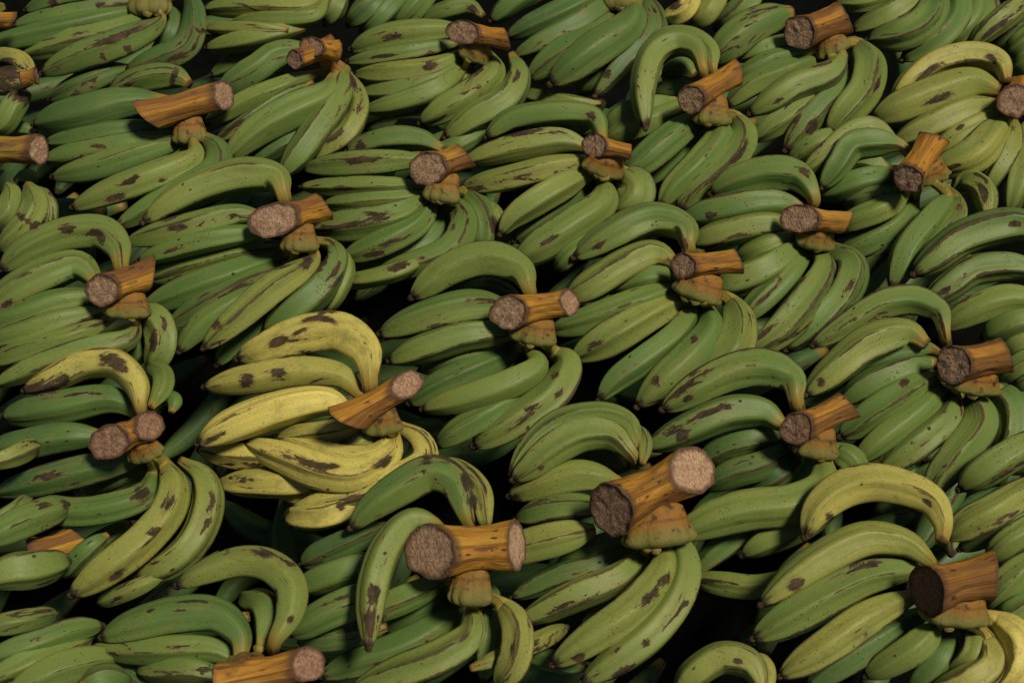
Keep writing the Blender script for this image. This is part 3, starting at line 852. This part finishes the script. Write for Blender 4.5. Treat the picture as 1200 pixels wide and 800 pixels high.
rnd = random.Random(7)
ALLST = [s for h in hands for s in h['st']]
for h in hands:
    H = h['o'].get('H', 0)/100; c0 = h['o'].get('c', .2)
    if h['logs']: ref = h['logs'][0][0][0]
    elif h['pads']: ref = h['pads'][0][0][0]
    else: ref = h['b'][0][0][0]
    base = unproj(ref[0], ref[1], .05+H)
    root = bpy.data.objects.new('plantain_hand', None); COL.objects.link(root)
    root.location = base; root.empty_display_size = .02
    root['label'] = h['label']; root['category'] = 'plantains'; root['group'] = 'hands of green plantains heaped in a pile'
    for bi, (pts, d) in enumerate(h['b']):
        P2 = np.array(pts)
        if d.get('e'): P2[0] = P2[1]+.45*(P2[0]-P2[1])
        zo = d.get('z', 0)/100 - .0055*min(bi, 9)
        if d.get('c', 1) <= .2 and d.get('z', 0) <= 0: zo -= .028
        zN = .062+H+zo+d.get('n', 0)/100; zT = .030+H+zo+d.get('t', 0)/100
        arch = .014+d.get('a', 0)/100
        # image-space length parameter -> height at each surveyed point
        s = np.concatenate([[0], np.cumsum(np.linalg.norm(np.diff(P2, axis=0), axis=1))]); s /= s[-1]
        W = np.array([unproj(x, y, zN+(zT-zN)*u+arch*4*u*(1-u)) for (x, y), u in zip(P2, s)])
        nl = 40
        ext = 0
        if d.get('e'):
            sg = np.linalg.norm(np.diff(W, axis=0), axis=1); ext = .85*sg[0]/sg.sum()
        elif h['pads']:
            (qx, qy), qr = h['pads'][0][0][0], h['pads'][0][0][1]
            dd = math.hypot(P2[0][0]-qx, P2[0][1]-qy)
            if qr*.3 < dd < qr*1.3+22:
                tx, ty = qx+(P2[0][0]-qx)*qr*min(.8, .92*dd/qr)/dd, qy+(P2[0][1]-qy)*qr*min(.8, .92*dd/qr)/dd
                W = np.vstack([unproj(tx, ty, .068+H-.003*min(bi, 8)*0), W])
                sg = np.linalg.norm(np.diff(W, axis=0), axis=1); ext = sg[0]/sg.sum()
        if d.get('e'): W[0] = unproj(P2[0][0], P2[0][1], zN-.02)
        P, L = catmull(W, nl)
        rad = d.get('w', 36)*.5*THICK*depth(P[nl//2])/FPX*.96
        V, f, UVs, AL, RG, T = banana_geo(P, rad, rnd, nl, 40, ext*.8, .42 if d.get('e') else 0)
        # bruises found on this fruit
        pv = project(V); pc = project(P)
        stn = np.zeros(len(V))
        tdir = np.repeat(np.gradient(pc, axis=0), 40, axis=0); tdir /= np.linalg.norm(tdir, axis=1)[:, None]+1e-9
        for (sx, sy, sl_, sw_) in ALLST:
            if abs(pc[:, 0]-sx).min() > 60 or abs(pc[:, 1]-sy).min() > 60: continue
            dx, dy = pv[:, 0]-sx, pv[:, 1]-sy
            al = dx*tdir[:, 0]+dy*tdir[:, 1]; ac = -dx*tdir[:, 1]+dy*tdir[:, 0]
            g = 1.15*np.exp(-.7*((al/max(sl_, 2))**2+(ac/max(sw_, 2))**2))
            stn = np.maximum(stn, g)
        c = d.get('c', c0)+rnd.uniform(-.08, .08)
        col = (min(1, max(0, c)), rnd.random(), d.get('d', min(1, max(0, rnd.gauss(.62, .28)))), 1)
        o = mesh_obj('plantain', V-base, f, MB, root, {'along': AL, 'ridge': RG, 'stain': stn}, UVs, color=col)
        if c > .8: o['label'] = 'ripe yellow plantain with brown bruises'
        nv, nf = nub_geo(P[-1], T[-1], rad*.23, rad*.28)
        mesh_obj('flower_scar', np.array(nv)-base, nf, MT, o)
    for (pts, d) in h['logs']:
        (ax_, ay_), (bx_, by_) = pts[0], pts[1]
        rA = pts[2]; rB = pts[3] if len(pts) > 3 else rA
        zA = .098+H+d.get('z', 0)/100; zB = zA+d.get('zb', 0)/100
        A = unproj(ax_, ay_, zA); B = unproj(bx_, by_, zB)
        wa = rA*depth(A)/FPX; wb = rB*depth(B)/FPX
        axv = (B-A)/np.linalg.norm(B-A)
        tcv = CAM-A; tcv /= np.linalg.norm(tcv)
        def cutn(out, k, s):
            q = tcv-out*(tcv@out)
            if np.linalg.norm(q) < .2: return out
            q /= np.linalg.norm(q); side = np.cross(tcv, out); side /= np.linalg.norm(side)
            if side@UP < 0: side = -side
            # choose the tilt so that normal . toCam = k
            base_k = out@tcv
            best = min((abs((out*math.cos(t)+q*math.sin(t))@tcv-k), t) for t in np.linspace(-1.05, 1.05, 85))[1]
            nn = out*math.cos(best)+q*math.sin(best)+side*s
            return nn/np.linalg.norm(nn)
        nA = cutn(-axv, d.get('ka', .7), d.get('sa', 0)); nB = cutn(axv, d.get('kb', -.4), d.get('sb', 0))
        V, f, UVs, AL, ra, rb = log_geo(A, B, wa, wb, nA, nB, rnd)
        sdv = rnd.random()
        o = mesh_obj('stalk', V-base, f, MS, root, {'along': AL}, UVs, color=(d.get('g', .25), sdv, d.get('d', rnd.uniform(.3, .7)), 1))
        for ring, nn, dk in ((ra, nA, d.get('fa', .25)), (rb, nB, d.get('fb', .4))):
            FV, ff, FA = face_geo(ring, nn, rnd)
            if nn is nA: ff = [tuple(reversed(q)) for q in ff]
            fo = mesh_obj('cut_face', FV-base, ff, MF, o, {'along': FA}, color=(dk, rnd.random(), 0, 1))
    for (pts, d) in h['pads']:
        (x, y), r = pts[0], pts[1]
        z = .070+H+d.get('z', 0)/100
        Cc = unproj(x, y, z); R = 1.02*r*depth(Cc)/FPX
        V, f, AL, UVs = [], [], [], []
        if h['logs']:
            lp = h['logs'][0][0]; mx, my = (lp[0][0]*.5+lp[1][0]*.5), (lp[0][1]*.5+lp[1][1]*.5)
            Mc = unproj(mx*.55+x*.45, my*.55+y*.45, .084+H)
        else:
            Mc = Cc+np.array([0, .03, .02])
        ax = Cc-Mc+np.array([0, -.006, -.006]); La = np.linalg.norm(ax); ax = ax/La; La = max(La, .7*R)
        e1 = RIGHT-ax*(RIGHT@ax); e1 /= np.linalg.norm(e1); e2 = np.cross(ax, e1)
        na = 60; sdv = rnd.uniform(0, 50); nlob = rnd.choice([8, 9, 10])
        prof = [(-.15, .60), (0, .80), (.3, .88), (.6, .96), (.85, 1.04), (1.0, 1.10), (1.12, 1.08), (1.22, .98), (1.30, .80), (1.34, .5), (1.35, .15)]
        nr = len(prof)
        for i, (pa, pr_) in enumerate(prof):
            fl = max(0, min(1, (pa-.2)/.8))
            for j in range(na):
                th = 2*math.pi*j/na
                cl = .5+.5*math.cos(th*nlob+sdv+1.1*math.sin(th*2+sdv))
                lob = 1+fl*.13*(cl**.6-.6)+.08*mnoise.noise(Vector((math.cos(th)*1.3, math.sin(th)*1.3, sdv+pa)))
                V.append(Mc+ax*(pa*La)+e1*(math.cos(th)*pr_*R*lob*1.32)+e2*(math.sin(th)*pr_*R*lob*.78))
                AL.append(.15+.5*pa+.10*(1-cl)*fl*(pa > .8)); UVs.append((pa*La, th*R, 0))
        for i in range(nr-1):
            for j in range(na):
                k = (j+1) % na; f.append((i*na+j, i*na+k, (i+1)*na+k, (i+1)*na+j))
        mesh_obj('crown', np.array(V)-base, f, MP, root, {'along': AL}, UVs, color=(d.get('g', rnd.uniform(.1, .8)), rnd.random(), d.get('d', .4), 1))

# ------------------------------------------------------------------ fruit buried in the gaps (nobody could count them) and the ground
V, f, U_, A_, R_ = [], [], [], [], []
base_i = 0
br = random.Random(3)
DEEP = [(730, 620, 920, 860), (410, 310, 500, 400), (920, 50, 1030, 190)]
for i in range(300):
    x, y = br.uniform(-.85, .85), br.uniform(-.62, .85)
    z = br.uniform(-.30, -.15)
    an = br.gauss(math.radians(215), .45); L = br.uniform(.15, .2)
    dv = np.array([math.cos(an), math.sin(an), br.uniform(-.25, .05)])*L
    mp = project((np.array([x, y, z])+dv*.5)[None])[0]
    if any(a < mp[0] < c_ and b_ < mp[1] < d_ for a, b_, c_, d_ in DEEP): continue
    sv = np.array([-math.sin(an), math.cos(an), 0])*br.uniform(-.03, .03)
    p = np.array([x, y, z])
    P, _ = catmull([p, p+dv*.35+sv, p+dv*.7+sv, p+dv], 16)
    v, ff, uu, al, rg, _t = banana_geo(P, br.uniform(.017, .022), br, 16, 14)
    V.append(v); U_.append(uu+np.array([i*.37, i*.11, 0])); A_.append(al); R_.append(rg)
    f += [tuple(q+base_i for q in t) for t in ff]; base_i += len(v)
V = np.concatenate(V)
o = mesh_obj('buried_plantains', V, f, MB, None, {'along': np.concatenate(A_), 'ridge': np.concatenate(R_), 'stain': np.zeros(len(V))}, np.concatenate(U_), color=(.02, .3, .6, 1))  # darkest green of the skin ramp, painting gap shade into the fruit
o['kind'] = 'stuff'; o['label'] = 'dim green plantains buried in the dark gaps under the heap'; o['category'] = 'plantains'
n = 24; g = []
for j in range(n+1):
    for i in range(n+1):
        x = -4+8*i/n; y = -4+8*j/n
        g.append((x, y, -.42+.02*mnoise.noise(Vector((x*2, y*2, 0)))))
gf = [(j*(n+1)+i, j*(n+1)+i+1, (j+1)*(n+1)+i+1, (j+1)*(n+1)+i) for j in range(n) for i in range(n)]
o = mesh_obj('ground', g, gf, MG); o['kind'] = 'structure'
print('hands', len(hands), 'fruit', sum(len(h['b']) for h in hands))
